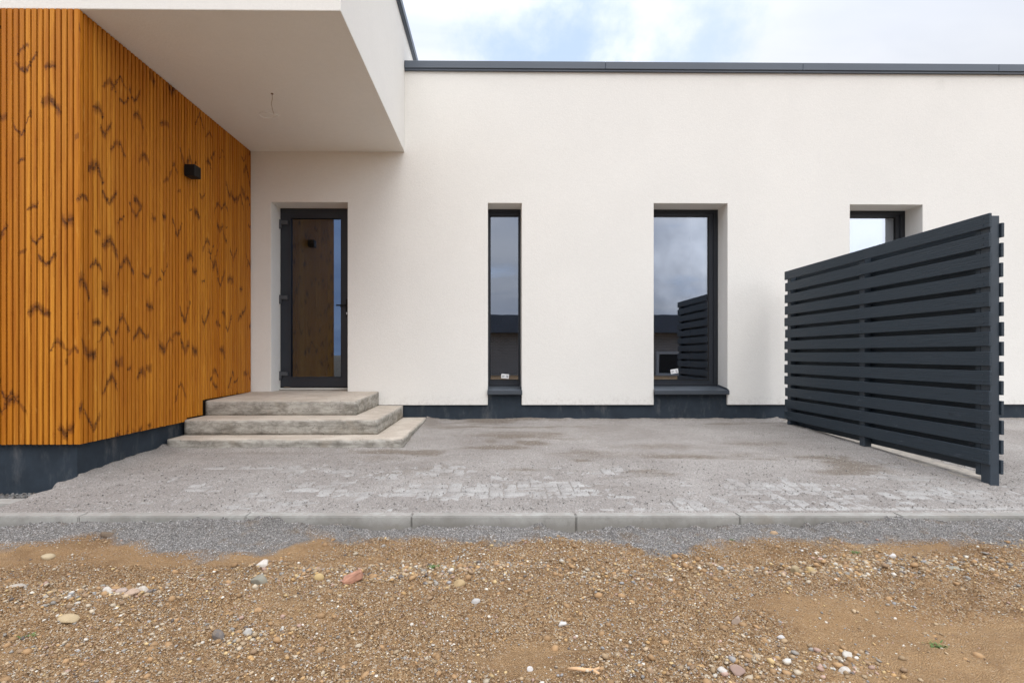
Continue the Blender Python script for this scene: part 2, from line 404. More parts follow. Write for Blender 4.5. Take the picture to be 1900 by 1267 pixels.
def dirtmat():
    M['dirt'], t = mat('sandy_soil')
    gy = t.node('ShaderNodeAttribute', attribute_name='grey').outputs['Fac']
    a = t.noise(t.pos, 1.7, 6, .65, .4); md = t.noise(t.pos, 9, 5, .7, .3)
    dirt = t.mix(t.sstep(a, .3, .7), (.345, .205, .100), (.47, .300, .155))
    dirt = t.mix(t.m('MULTIPLY', t.sstep(md, .45, .75), .5), dirt, (.235, .140, .075))
    fine = t.node('ShaderNodeTexVoronoi', feature='F1'); t.put(fine.inputs['Vector'], t.pos); fine.inputs['Scale'].default_value = 190
    r, g, b = t.xyz(fine.outputs['Color'])
    ramp = t.node('ShaderNodeValToRGB'); t.put(ramp.inputs[0], r); e = ramp.color_ramp; e.interpolation = 'CONSTANT'
    cols = [(0, (.11, .065, .035)), (.17, (.23, .140, .072)), (.36, (.34, .215, .112)), (.60, (.46, .305, .165)), (.76, (.34, .195, .095)), (.86, (.52, .41, .28)), (.955, (.60, .55, .47))]
    e.elements[0].color = (*cols[0][1], 1); e.elements[1].position = cols[1][0]; e.elements[1].color = (*cols[1][1], 1)
    for pz, cc in cols[2:]:
        q = e.elements.new(pz); q.color = (*cc, 1)
    smooth = t.node('ShaderNodeAttribute', attribute_name='sandy').outputs['Fac']
    dirt = t.mix(t.m('MULTIPLY', smooth, .50), dirt, (.47, .305, .160))
    dirt = t.mix(t.rng(smooth, 0, 1, .80, .22), dirt, ramp.outputs[0])
    s = t.noise(t.pos, 150, 3, .8)
    gr = t.mix(t.sstep(s, .38, .62), (.38, .360, .338), (.125, .118, .110))
    gr = t.mix(t.m('MULTIPLY', t.sstep(md, .5, .75), .4), gr, (.14, .125, .115))
    damp = t.noise(t.mapv(t.pos, (1, 1.9, 1), (3, 8, 0)), 2.1, 5, .65, .6)
    dirt = t.mix(t.m('MULTIPLY', t.sstep(damp, .50, .72), .42), dirt, (.17, .098, .050))
    gr = t.mix(t.m('MULTIPLY', t.sstep(t.noise(t.pos, 6.5, 6, .75), .52, .66), .6), gr, (.25, .18, .115))
    c = t.mix(gy, dirt, gr)
    setb(t, c, .97, .12)
    bump(t, t.m('ADD', t.m('SUBTRACT', 1.0, t.m('MULTIPLY', fine.outputs['Distance'], 90)), t.m('MULTIPLY', t.noise(t.pos, 60, 4, .7), 1.6)), .6, .005)
dirtmat()
def pebblemat():
    M['pebble'], t = mat('pebble_stone')
    tc = t.node('ShaderNodeAttribute', attribute_name='tint').outputs['Color']
    n = t.noise(t.pos, 90, 4, .7)
    c = t.mix(t.m('MULTIPLY', t.sstep(n, .45, .7), .45), tc, (.33, .24, .15))
    setb(t, c, .85, .25); bump(t, n, .3, .002)
pebblemat()

# glass: mirror-coated pane, dark interior shows faintly through
def glassmat(name='window_glass', refl=.17, tint=(.5, .52, .55), rc=(.84, .90, 1.0), bs=.04):
    M[name], t = mat(name); t.n.remove(t.b)
    tr = t.node('ShaderNodeBsdfTransparent'); tr.inputs[0].default_value = (*tint, 1)
    gl = t.node('ShaderNodeBsdfGlossy'); gl.inputs['Color'].default_value = (*rc, 1); gl.inputs['Roughness'].default_value = 0.0
    fr = t.node('ShaderNodeFresnel'); fr.inputs[0].default_value = 1.5
    k = t.m('ADD', t.m('MULTIPLY', fr.outputs[0], .9), refl, clamp=True)
    wv = t.noise(t.mapv(t.pos, (1, 1, .6)), 2.2, 2, .5)
    bn = t.node('ShaderNodeBump'); t.put(bn.inputs['Height'], wv); bn.inputs['Strength'].default_value = bs; bn.inputs['Distance'].default_value = .01
    t.l.new(bn.outputs[0], gl.inputs['Normal'])
    mx = t.node('ShaderNodeMixShader'); t.put(mx.inputs[0], k); t.l.new(tr.outputs[0], mx.inputs[1]); t.l.new(gl.outputs[0], mx.inputs[2])
    t.l.new(mx.outputs[0], t.out.inputs[0])
glassmat('window_glass', .33); glassmat('door_glass', .28, (.35, .35, .35), (.44, .64, 1.0), bs=0)

# ------------------------------------------------------------------ dimensions (metres; heights relative to eye, then + ZC)
W = 6.37; FR = 6.652               # wall face, window frame face
def Z(r): return r+ZC
XC = -3.137                        # cladding face on the return wall
YF = 3.745                         # cladding face on the front
CX, CY, CZ = -1.179, 3.755, 2.60   # canopy side, front, soffit
def gz(y): return -.033*(W-y)      # paving surface

# ================================================================== HOUSE
house = empty('house', (0, W, 0))
tag(house, 'white rendered flat roofed house with orange timber cladding and dark grey trim', 'house')
# main wall with openings
HO = {'door': (-2.890, -1.911, -.70, 1.956), 'narrow': (-.111, .327, -.70, 1.952), 'tall': (2.035, 2.994, -.70, 1.956), 'far': (4.591, 5.544, .30, 1.948)}
xs = sorted({-8.5, -3.30, CX, 9.5, *[v for h in HO.values() for v in h[:2]]}); zs = sorted({-.648, 3.655, .30, 1.948, 1.952, 1.956})
bm = bmesh.new(); vd = {}
def gv(x, z):
    if (x, z) not in vd: vd[(x, z)] = bm.verts.new((x, W, Z(z)))
    return vd[(x, z)]
for i in range(len(xs)-1):
    for j in range(len(zs)-1):
        cx, cz = (xs[i]+xs[i+1])/2, (zs[j]+zs[j+1])/2
        if any(a < cx < b and c < cz < d_ for a, b, c, d_ in HO.values()): continue
        bm.faces.new((gv(xs[i], zs[j]), gv(xs[i+1], zs[j]), gv(xs[i+1], zs[j+1]), gv(xs[i], zs[j+1])))
r = bmesh.ops.extrude_face_region(bm, geom=bm.faces[:])
for v in r['geom']:
    if isinstance(v, bmesh.types.BMVert): v.co.y += .28
bmesh.ops.recalc_face_normals(bm, faces=bm.faces)
mb = MB(); mb.join(bm)
mb.build('wall', M['stucco'], house, bevel=.006)
# building body behind (side and back walls, roof deck) so that it stands as a volume
mb = MB()
mb.box(9.2, 9.5, 6.652, 15, Z(-.64), Z(3.65)); mb.box(-8.5, 9.5, 15, 15.3, Z(-.64), Z(3.65)); mb.box(-8.5, 9.2, 6.652, 15, Z(3.35), Z(3.60))
mb.build('rear_wall', M['stucco'], house)
# upper block and canopy : one rendered volume
mb = MB()
mb.prism([(CY, Z(CZ)), (W-.001, Z(CZ)), (W-.001, Z(3.60)), (15.29, Z(3.60)), (15.29, Z(4.20)), (CY, Z(4.20))], -9.5, CX, 'X')
mb.build('canopy', M['stucco'], house, bevel=.006)
# copings
mb = MB()
for a, b in ((-1.176, 1.4), (1.402, 3.95), (3.952, 6.5), (6.502, 9.53)):
    mb.box(a, b, W-.045, W+.36, Z(3.662), Z(3.757), .004)
mb.box(-1.176, 9.53, W-.030, W+.34, Z(3.640), Z(3.662))
mb.box(9.44, 9.55, W+.362, 15.32, Z(3.662), Z(3.757)); mb.build('roof_coping', M['coping_metal'], house)
mb = MB(); mb.box(-1.45, CX+.045, CY-.045, 15.32, Z(4.185), Z(4.275), .004); mb.box(-9.5, -1.452, CY-.045, CY+.3, Z(4.185), Z(4.275), .004)
mb.box(-1.45, CX+.028, CY-.03, 15.32, Z(4.165), Z(4.185))
mb.build('canopy_coping', M['coping_metal'], house)
# plinths
mb = MB()
mb.box(-1.3, 9.5, W+.03, W+.26, -.5, Z(-.650))
for k in ('narrow', 'tall'):
    a, b = HO[k][:2]; mb.box(a+.001, b-.001, W+.031, W+.26, Z(-.655), Z(-.512))
mb.box(-9.5, XC-.05, YF+.045, YF+.30, -.6, Z(-.66)); mb.box(XC-.30, XC-.052, YF+.30, 6.40, -.6, Z(-.66))
mb.build('plinth', M['plinth'], house)
# timber-clad block core
mb = MB(); mb.box(-9.5, XC-.031, YF+.031, 6.36, Z(-.655), Z(CZ-.002)); mb.build('cladding_backing', M['membrane'], house)
# cladding slats (one mesh, UV = metres along the wall, height)
mb = MB(); bmw = mb.bm; L = bmw.loops.layers.uv.verify()
def slat(along0, along1, z0, z1, side, u0, dep):
    uu0, uu1 = u0, u0+(along1-along0)
    def P(a, dd, z):    # a along, dd outwards
        return (XC+dd, a, z) if side else (a, YF-dd, z)
    def q(pts, uvs):
        f = bmw.faces.new([bmw.verts.new(v) for v in pts])
        for lp, t in zip(f.loops, uvs): lp[L].uv = t
    c = .0025; A0, A1 = along0, along1
    prof = [(A0, -dep), (A0, -c), (A0+c, 0), (A1-c, 0), (A1, -c), (A1, -dep)]
    if not side: pass
    nseg = len(prof)
    for (a0, d0), (a1, d1) in zip(prof, prof[1:]):
        ua = uu0+(a0-A0); ub = uu0+(a1-A0)
        q([P(a0, d0, z0), P(a1, d1, z0), P(a1, d1, z1), P(a0, d0, z1)], [(ua, z0), (ub, z0), (ub, z1), (ua, z1)])
    for zz in (z0, z1):
        q([P(a, dd, zz) for a, dd in prof], [(uu0+(a-A0), zz) for a, dd in prof])
PW = .045; SW = .0325
zt = Z(CZ-.004); zb = Z(-.674)
n = int((W-YF)/PW)
for i in range(n+1):
    a0 = YF+.006+i*PW; a1 = a0+SW
    if a1 > W-.002: a1 = W-.002
    if a1-a0 < .008: continue
    b0 = zb
    if a1 > 5.05: b0 = Z(-.64)
    if a1 > 5.345: b0 = Z(-.482+.008*(a1-5.3))
    slat(a0, a1, b0+random.uniform(-.0015, .0015), zt, True, 10.0+i*PW+.004, .030)
for i in range(125):
    a1 = XC-.004-i*PW; a0 = a1-SW
    slat(a0, a1, zb+random.uniform(-.0015, .0015), zt, False, 40.0-i*PW+.004, .030)
o = mb.build('timber_cladding', M['wood'], house)
# interior
mb = MB(); mb.box(-3.2, 9.0, 9.4, 9.5, Z(-.6), Z(3.3)); mb.box(-.8, -.7, 6.93, 9.4, Z(-.6), Z(3.3)); mb.box(3.7, 3.8, 6.93, 9.4, Z(-.6), Z(3.3))
mb.build('inner_wall', M['inner_wall'], house)
mb = MB(); mb.box(-3.2, 9.0, 6.75, 9.4, Z(-.62), Z(-.50)); mb.build('inner_floor', M['inner_floor'], house)

# windows
def ring(mb, x0, x1, z0, z1, l, r_, t_, b_, y0, y1, bev=.003):
    mb.box(x0, x1, y0, y1, z1-t_, z1, bev); mb.box(x0, x1, y0, y1, z0, z0+b_, bev)
    mb.box(x0, x0+l, y0+.0006, y1, z0+b_*.9, z1-t_*.9, bev); mb.box(x1-r_, x1, y0+.0006, y1, z0+b_*.9, z1-t_*.9, bev)
def window(name, key, z0, l, rr, sill=True, sticker=None):
    a, b, _, top = HO[key]; top = Z(top+.02); a -= .02; b += .02
    win = empty('window', ((a+b)/2, FR, z0), house); win.location = Vector(((a+b)/2, FR, z0))-world_loc(house)
    tag(win, name)
    m1 = MB(); ring(m1, a, b, z0, top, .045+l*.2, .045+rr*.25, .062, .055, FR, FR+.075); m1.build('frame', M['frame_grey'], win)
    x0, x1, zz0, z1 = a+.02+l, b-.02-rr, z0+.105, top-.105
    m2 = MB(); ring(m2, a+.03, b-.03, z0+.045, top-.05, x0-a-.03, b-.03-x1, .055, .060, FR+.018, FR+.085); m2.build('sash', M['sash_grey'], win)
    m3 = MB(); ring(m3, x0-.006, x1+.006, zz0-.006, z1+.006, .012, .012, .012, .012, FR+.016, FR+.026, 0); m3.build('gasket', M['gasket'], win)
    m4 = MB(); m4.box(x0-.01, x1+.01, FR+.030, FR+.054, zz0-.01, z1+.01); m4.build('glass_pane', M['window_glass'], win)
    if sill:
        m5 = MB(); sa, sb = HO[key][0]-.004, HO[key][1]+.004
        yo, zo = W-.045, Z(-.462)
        m5.prism([(yo, zo), (FR, Z(-.425)), (FR, Z(-.430)), (yo+.004, zo-.006), (yo+.004, zo-.042), (yo+.012, zo-.050), (yo+.010, zo-.053), (yo, zo-.045)], sa, sb, 'X')
        for s0 in (HO[key][0]+.001, HO[key][1]-.009):
            m5.prism([(yo, zo-.02), (FR, Z(-.44)), (FR, Z(-.400)), (yo+.06, zo+.028), (yo+.01, zo+.016)], s0, s0+.008, 'X')
        m5.build('sill', M['sill_metal'], win)
    if sticker:
        sx, sz, ang = sticker
        R_ = Matrix.Translation((sx, FR+.027, sz)) @ Matrix.Rotation(ang, 4, 'Y')
        m6 = MB(); m6.box(-.052, .052, -.0012, .001, -.030, .030, mat=R_); st = win; m6.build('sticker', M['sticker_white'], win)
        for (u0, u1, v0, v1) in ((-.042, -.010, .000, .008), (-.042, -.016, -.014, -.008), (.012, .040, .004, .012), (.020, .042, -.016, -.006)):
            m7 = MB(); m7.box(u0, u1, -.0022, -.0013, v0, v1, mat=R_); m7.build('print_mark', M['print_grey'], st)
    return win, (x0, x1, zz0, z1)
window('narrow dark framed window between the door and the wide window', 'narrow', Z(-.445), .028, .024, sticker=(.118, Z(-.29), math.radians(5)))
window('tall wide dark framed window reflecting the slatted screen', 'tall', Z(-.445), .075, .118, sticker=(2.415, Z(-.225), math.radians(-9)))
wf, gb = window('dark framed window half hidden behind the slatted screen', 'far', Z(.30), .075, .115, sill=False)
mb = MB()
for i in range(3): mb.box(gb[0]-.05, gb[1]-.145, FR+.16+i*.004, FR+.163+i*.004, gb[2], gb[3]+.02) if i == 0 else None
mb.build('white_sheet', M['sheet_white'], wf)  # white sheet added behind the far pane so its glass looks bright

# door
a, b, _, top = HO['door']
dr = empty('door', (0, 0, 0), house); dr.location = Vector(((a+b)/2, FR, Z(-.44)))-world_loc(house)
tag(dr, 'dark grey glazed entrance door')
zt_, zb_ = Z(1.97), Z(-.440)
mb = MB(); ring(mb, a-.02, b+.03, zb_-.02, zt_, .035, .045, .055, .022, FR, FR+.07); mb.build('frame', M['frame_grey'], dr)
x0, x1 = a+.002, b+.004
mb = MB(); lz0, lz1 = zb_+.010, Z(1.945)
gx0, gx1, gz0, gz1 = a+.135, -2.072, Z(-.305), Z(1.832)
ring(mb, x0, x1, lz0, lz1, gx0-x0, x1-gx1, lz1-gz1, gz0-lz0, FR-.016, FR+.055, .004)
mb.build('door_leaf', M['sash_grey'], dr)
mb = MB(); ring(mb, gx0-.004, gx1+.004, gz0-.004, gz1+.004, .014, .014, .014, .014, FR-.019, FR-.008, .002); mb.build('glazing_bead', M['frame_grey'], dr)
mb = MB(); mb.box(gx0-.01, gx1+.01, FR+.012, FR+.036, gz0-.01, gz1+.01); mb.build('glass_pane', M['door_glass'], dr)
for hz in (1.74, .74, -.275):
    mb = MB(); mb.tube([(a+.010, FR-.040, Z(hz)-.065), (a+.010, FR-.040, Z(hz)+.055)], .013, 12)
    mb.box(a+.010, a+.11, FR-.050, FR-.018, Z(hz)-.004, Z(hz)+.046, .004); mb.box(a-.001, a+.022, FR-.024, FR+.002, Z(hz)-.048, Z(hz)-.006, .002)
    mb.build('hinge', M['hinge_grey'], dr)
hx, hz = -1.998, Z(.655)
mb = MB(); mb.box(hx-.016, hx+.016, FR-.026, FR-.016, hz-.15, hz+.09, .004)
mb.tube([(hx, FR-.02, hz), (hx, FR-.066, hz), (hx-.012, FR-.074, hz), (hx-.125, FR-.074, hz)], .0095, 10); hd = mb.build('handle', M['black_box'], dr)
mb = MB(); mb.tube([(hx, FR-.032, hz-.098), (hx, FR-.022, hz-.098)], .009, 12); mb.box(hx-.004, hx+.004, FR-.031, FR-.024, hz-.118, hz-.096); mb.build('lock_cylinder', M['steel'], hd)
mb = MB(); mb.box(a-.01, b+.01, FR-.045, FR+.05, zb_-.028, zb_-.004, .003); mb.build('threshold', M['aluminium'], dr)

# ================================================================== STEPS
steps = empty('concrete_steps', (-2.0, 5.6, 0)); tag(steps, 'three rough cast concrete steps leading up to the glazed door', 'steps')
def rough_box(x0, x1, y0, y1, z0, z1f, z1b, res=.035, amp=.0020, sd=0):
    """box with subdivided, slightly uneven faces and worn edges"""
    bm = bmesh.new(); bmesh.ops.create_cube(bm, size=1)
    for v in bm.verts: v.co = Vector((x0+(v.co.x+.5)*(x1-x0), y0+(v.co.y+.5)*(y1-y0), z0+(v.co.z+.5)*(z1f-z0)))
    bmesh.ops.bevel(bm, geom=bm.edges[:], offset=.006, segments=2, affect='EDGES')
    for ax, lo, hi in ((0, x0, x1), (1, y0, y1), (2, z0, z1f)):
        k = max(2, int((hi-lo)/res))
        for i in range(1, k):
            co = [0, 0, 0]; co[ax] = lo+(hi-lo)*i/k; no = [0, 0, 0]; no[ax] = 1
            bmesh.ops.bisect_plane(bm, geom=bm.verts[:]+bm.edges[:]+bm.faces[:], plane_co=co, plane_no=no)
    for v in bm.verts:
        x, y, z = v.co; sx = float(fbm(x+y*.7, z*1.4+y, .11, 3, 3+sd))-.5; sz = float(fbm(x, y, .16, 3, 17+sd))-.5
        edge = (abs(y-y0) < .012) or (abs(x-x1) < .012)
        top_ = abs(z-z1f) < .012
        v.co.z += sz*amp*1.6+(z1b-z1f)*max(0, (y-y0)/(y1-y0))*(1 if z > z0+.05 else 0)
        if abs(y-y0) < .012: v.co.y += sx*amp*3
        if abs(x-x1) < .012: v.co.x += sx*amp*3
        if edge and top_:
            ch = float(fbm(x*1.3+5, y*1.3, .05, 2, 31+sd))
            if ch > .62: v.co.z -= (ch-.62)*.05
    m = MB(); m.join(bm); return m
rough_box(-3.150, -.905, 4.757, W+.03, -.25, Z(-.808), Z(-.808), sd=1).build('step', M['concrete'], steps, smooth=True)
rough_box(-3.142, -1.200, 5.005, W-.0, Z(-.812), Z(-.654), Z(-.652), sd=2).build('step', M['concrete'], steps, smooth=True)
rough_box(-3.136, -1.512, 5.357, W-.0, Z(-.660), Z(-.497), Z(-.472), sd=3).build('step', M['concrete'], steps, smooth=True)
mb = MB(); mb.box(HO['door'][0]+.001, HO['door'][1]-.001, W+.001, FR+.05, Z(-.66), Z(-.4735)); mb.build('door_slab', M['concrete'], steps)

# ================================================================== WALL LAMP
lamp = empty('wall_lamp', (XC, 5.05, Z(1.85))); tag(lamp, 'small black cube wall lamp on the orange timber cladding', 'lamp')
mb = MB(); mb.box(XC+.012, XC+.112, 4.985, 5.095, Z(1.792), Z(1.908), .003); mb.build('lamp_body', M['black_box'], lamp)
mb = MB(); mb.box(XC-.004, XC+.0115, 5.000, 5.080, Z(1.805), Z(1.895)); mb.build('mounting_plate', M['gasket'], lamp)
mb = MB(); mb.box(XC+.030, XC+.094, 5.008, 5.072, Z(1.7905), Z(1.7925)); mb.build('lens', M['gasket'], lamp)

# ceiling cable
cx0, cy0 = -2.235, 4.95
cab = empty('ceiling_cable', (cx0, cy0, Z(CZ))); tag(cab, 'loose lamp cable hanging from the underside of the canopy', 'cable')
mb = MB(); mb.tube([(cx0, cy0, Z(CZ)+.01), (cx0+.002, cy0, Z(CZ)-.05), (cx0-.008, cy0, Z(CZ)-.10), (cx0+.004, cy0, Z(CZ)-.16), (cx0+.02, cy0, Z(CZ)-.21)], .0024, 6); mb.build('wire', M['cable_tan'], cab, smooth=True)
mb = MB(); pts = []
for i in range(26):
    t_ = i/25*2*math.pi*1.15; pts.append((cx0-.03+.095*math.cos(t_), cy0+.05*math.sin(t_), Z(CZ)-.215+.010*math.sin(2*t_)))
mb.tube(pts, .0038, 6); mb.build('wire_loop', M['cable_white'], cab, smooth=True)
mb = MB(); mb.tube([(cx0, cy0, Z(CZ)+.001), (cx0, cy0, Z(CZ)-.006)], .012, 12); mb.build('cable_hole', M['cable_brown'], cab)
mb = MB(); mb.box(cx0+.035, cx0+.065, cy0-.01, cy0+.012, Z(CZ)-.222, Z(CZ)-.204, .003); mb.build('connector', M['lamp_ceramic'], cab)

# ================================================================== SLATTED SCREEN
scr = empty('slatted_screen', (3.66, 4.85, gz(4.85))); tag(scr, 'dark grey slatted timber privacy screen standing beside the tall window', 'screen')
SX0, SX1 = 3.622, 3.692
def boards(x0, x1, tops, y0, y1, name):
    m = MB()
    for i, tz in enumerate(tops):
        j = random.uniform(-.004, .004); jx = random.uniform(-.001, .001)
        k_ = random.uniform(-.0016, .0016); c_ = Vector(((x0+x1)/2, 4.85, tz-.05))
        m.box(x0+jx, x1+jx, y0+j, y1+random.uniform(-.008, .008), tz-.104, tz, .0025, mat=Matrix.Translation(c_) @ Matrix.Rotation(k_, 4, 'X') @ Matrix.Translation(-c_))
    return m.build(name, M['dark_boards'], scr)
PIT = .1445
boards(SX0-.022, SX0-.001, [Z(1.035-i*PIT) for i in range(13)], 3.572, 6.135, 'slat_panel')
boards(SX1+.001, SX1+.022, [Z(1.035-.072-i*PIT) for i in range(13)], 3.575, 6.150, 'slat_panel')
for (y0, y1, top, bot) in ((3.588, 3.658, 1.020, -1.1), (4.825, 4.895, .95, -1.05), (6.045, 6.115, .95, -1.0)):
    mb = MB(); mb.box(SX0, SX1, y0, y1, Z(bot), Z(top), .004, 2); mb.build('post', M['post_steel'], scr)
    if top > 1:
        continue
mb = MB(); mb.box(SX0, SX0+.030, 3.659, 3.700, Z(-.90), Z(.99), .002); mb.build('batten', M['dark_boards'], scr)
mb = MB()
for i in range(13):
    for yy in (3.622, 4.86, 6.08):
        for dz in (.028, .076):
            zz = Z(1.035-i*PIT)-dz; mb.tube([(SX0-.020, yy, zz), (SX0-.0245, yy, zz)], .0055, 8)
mb.build('screws', M['post_steel'], scr)['kind'] = 'stuff'
mb = MB(); mb.tube([(SX0-.010, 6.05, Z(-.838)), (SX0-.03, 6.05, Z(-.838))], .022, 12); mb.tube([(SX0+.004, 6.05, Z(-.838)), (SX0-.034, 6.05, Z(-.838))], .008, 10); mb.build('bolt', M['post_steel'], scr)

# ================================================================== PAVING
def paving():
    """herringbone blocks 200 x 100, each a little uneven"""
    V = []; Fc = []; n0 = 0
    def blk(x0, x1, y0, y1):
        nonlocal n0
        if x1 < -3.22 or y1 > 6.4 or y0 < 3.085 or x0 > 9: return
        if x0 < -3.22: return
        if y0 > 4.74 and y1 < 9 and x1 < -.88 and y0 > 4.9: return
        g = .003; h = random.uniform(-.0035, .0035); tx = random.uniform(-.006, .006); ty = random.uniform(-.008, .008); cx_, cy_ = (x0+x1)/2, (y0+y1)/2; c = .005
        def zz(x, y, lo=0): return gz(y)+h+tx*(x-cx_)+ty*(y-cy_)-lo
        X0, X1, Y0, Y1 = x0+g, x1-g, y0+g, y1-g
        ring0 = [(X0, Y0), (X1, Y0), (X1, Y1), (X0, Y1)]; ring1 = [(X0+c, Y0+c), (X1-c, Y0+c), (X1-c, Y1-c), (X0+c, Y1-c)]
        V.extend([(x, y, zz(x, y, .03)) for x, y in ring0]); V.extend([(x, y, zz(x, y, .004)) for x, y in ring0]); V.extend([(x, y, zz(x, y)) for x, y in ring1])
        for k in range(4):
            j = (k+1) % 4; Fc.append((n0+k, n0+j, n0+4+j, n0+4+k)); Fc.append((n0+4+k, n0+4+j, n0+8+j, n0+8+k))
        Fc.append((n0+8, n0+9, n0+10, n0+11)); n0 += 12
    U = .1; y_ref = 3.19
    # a row of blocks set end-on along the kerb
    for i in range(125): blk(-3.25+i*U, -3.25+(i+1)*U, 3.09, 3.29)
    for j in range(0, 33):
        for i in range(-4, 125):
            k = (i-j) % 4
            x = -3.25+i*U; y = 3.29+j*U
            if k == 0: blk(x, x+2*U, y, y+U)
            elif k == 2: blk(x, x+U, y, y+2*U) if False else None
            if k == 3: blk(x, x+U, y, y+2*U) if True else None
    return raw_mesh('paving', np.array(V), np.array(Fc), M['paver_concrete'])
tag(paving(), kind='structure')

# stone dust sheet swept over the blocks
def dust():
    xa = np.concatenate([np.arange(-3.35, 4.6, .0125), np.linspace(4.62, 9.4, 160)]); ya = np.concatenate([np.arange(3.05, 4.4, .0125), np.arange(4.4, 6.42, .02)])
    X, Y = np.meshgrid(xa, ya)
    n = fbm(X, Y, .9, 4, 2.0); m = fbm(X*.8, Y*2.0, .35, 4, 9.0); f = fbm(X, Y, .05, 3, 21.0)
    th = .0062+(n-.5)*.012+(m-.5)*.020+(f-.5)*.012+(fbm(X, Y, .022, 2, 61.0)-.5)*.004
    # swept patches where the blocks show
    sweep = np.clip(1-np.abs(Y-3.45)/.42, 0, 1)*np.clip((X+2.4)/1.2, 0, 1)
    sweep = sweep+.55*np.clip(1-np.abs(Y-3.9)/.3, 0, 1)*np.exp(-((X+.9)/.8)**2)
    th -= .0056*sweep
    th += .0065*np.clip((Y-4.1)/.6, 0, 1)
    # piled against plinth, steps and wall
    pile = lambda d, h, s: h*np.clip(1-d/s, 0, 1)**2
    edge = .6+.9*fbm(X, Y, .22, 3, 40.0)
    th += pile(np.abs(Y-6.40), .032, .16)*edge*(X > -1.0)
    th += pile(np.abs(X-XC+.05), .035, .22)*edge*(Y > 3.6)
    d1 = np.where((X < -.9), np.abs(Y-4.757), np.hypot(X+.9, np.minimum(Y-4.757, 0)))
    th += pile(d1, .022, .12)*edge
    th += pile(np.abs(X-3.66), .012, .3)*edge*((Y > 3.6))*(X < 3.68)
    # falls away at the left of the corner
    fall = np.clip((-3.16-X+.06*(fbm(X, Y, .3, 3, 55.)-.5))/.12, 0, 1)
    th -= fall*.14*(Y < 3.80)
    z = gz(Y)+th
    kb = np.clip((3.15-Y)/.07, 0, 1)
    z = z*(1-kb)+kb*(Z(-.972-.0032*(X+3))+np.where(Y < 3.078, -.004, .004)+(fbm(X, Y, .06, 3, 44.)-.5)*.012-fall*.02)
    # swept cleaner strip on the far side of the screen
    z = z-np.where(X > 3.66, .004, 0)*np.clip((Y-3.9)/.3, 0, 1)
    s = fbm(X*.45, Y*1.5, .33, 5, 77.0); s2 = fbm(X*.4, Y*1.3, .8, 3, 90.0)
    stain = np.clip((s-.57)*7, 0, 1)*np.clip((s2-.38)*5, 0, 1)*np.clip((Y-3.5)/.4, 0, 1)*(X > -1.4)*(X < 3.65)
    def blot(cx, cy, rx, ry, k):
        return k*np.clip(1.15-np.hypot((X-cx)/rx, (Y-cy)/ry)-.9*(fbm(X, Y, .09, 3, cx)-.5), 0, 1)
    for (bx, by, rx, ry, k) in ((.36, 5.05, .24, .12, 1.5), (-.05, 5.1, .1, .12, .8), (.75, 4.35, .12, .05, 1.2), (.95, 4.5, .5, .12, .5), (-.45, 4.1, .25, .08, .6), (-1.0, 4.45, .3, .1, .5), (1.6, 4.85, .6, .15, .6), (2.2, 4.5, .2, .08, .6), (2.6, 5.0, .4, .12, .7), (.25, 4.05, .2, .05, .9), (2.9, 4.45, .3, .1, .6), (-2.1, 4.62, .5, .06, .4)):
        stain = np.maximum(stain, blot(bx, by, rx, ry, k))
    stain = np.maximum(stain, np.clip(pile(np.abs(Y-6.39), 1, .10)*1.4*(fbm(X, Y, .2, 3, 66.)), 0, 1)*.8)
    return grid_mesh('stone_dust', X, Y, z, M['dust'], {'stain': np.clip(stain, 0, 1)})
tag(dust(), kind='structure')

# strip of pale edging seen under the screen
kerbmat('edging_concrete', (.42, .375, .31), (.52, .47, .40))
mb = MB(); mb.prism([(3.606, 3.76), (3.84, 3.76), (3.84, 6.39), (3.625, 6.39)], 0, 1, 'Z')
for v in mb.bm.verts: v.co.z = gz(v.co.y)+(.0165 if v.co.z > .5 else -.05)
o = mb.build('edging_strip', M['edging_concrete']); tag(o, 'pale concrete edging strip running along the foot of the slatted screen', 'edging')

# kerb stones along the front
KB = []
for i in range(-3, 7):
    x0 = -2.513+1.0*(i) ; x1 = x0+.9965
    KB.append((x0, x1))
klabels = ['', 'kerb stone beyond the left edge of the photo, in front of the dark plinth', 'kerb stone cut by the left edge, below the corner of the orange cladding',
 'leftmost whole kerb stone, between the cladding corner and the steps', 'kerb stone straight in front of the concrete steps', 'kerb stone in front of the narrow window',
 'kerb stone in front of the tall wide window', 'kerb stone in front of the far left end of the slatted screen', 'kerb stone cut by the right edge, in front of the near screen post', 'kerb stone beyond the right edge of the photo']
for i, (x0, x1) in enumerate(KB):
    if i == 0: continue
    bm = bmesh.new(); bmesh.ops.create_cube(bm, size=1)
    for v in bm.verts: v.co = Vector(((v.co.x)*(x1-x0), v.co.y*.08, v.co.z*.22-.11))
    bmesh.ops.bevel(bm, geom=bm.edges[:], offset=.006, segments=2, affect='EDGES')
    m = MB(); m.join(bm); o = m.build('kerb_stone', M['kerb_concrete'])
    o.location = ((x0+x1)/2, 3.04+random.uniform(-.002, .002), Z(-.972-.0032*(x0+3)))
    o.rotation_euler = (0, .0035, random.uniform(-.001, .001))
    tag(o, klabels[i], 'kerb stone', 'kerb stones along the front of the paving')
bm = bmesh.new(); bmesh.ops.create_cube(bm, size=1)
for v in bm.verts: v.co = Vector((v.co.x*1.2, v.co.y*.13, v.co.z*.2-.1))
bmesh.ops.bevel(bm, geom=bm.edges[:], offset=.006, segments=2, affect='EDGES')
m = MB(); m.join(bm); o = m.build('kerb_stone', M['kerb_concrete']); o.location = (-3.80, 3.36, Z(-.985)); tag(o, 'short pale kerb stone beside the foot of the dark plinth at far left', 'kerb stone', 'kerb stones by the plinth')

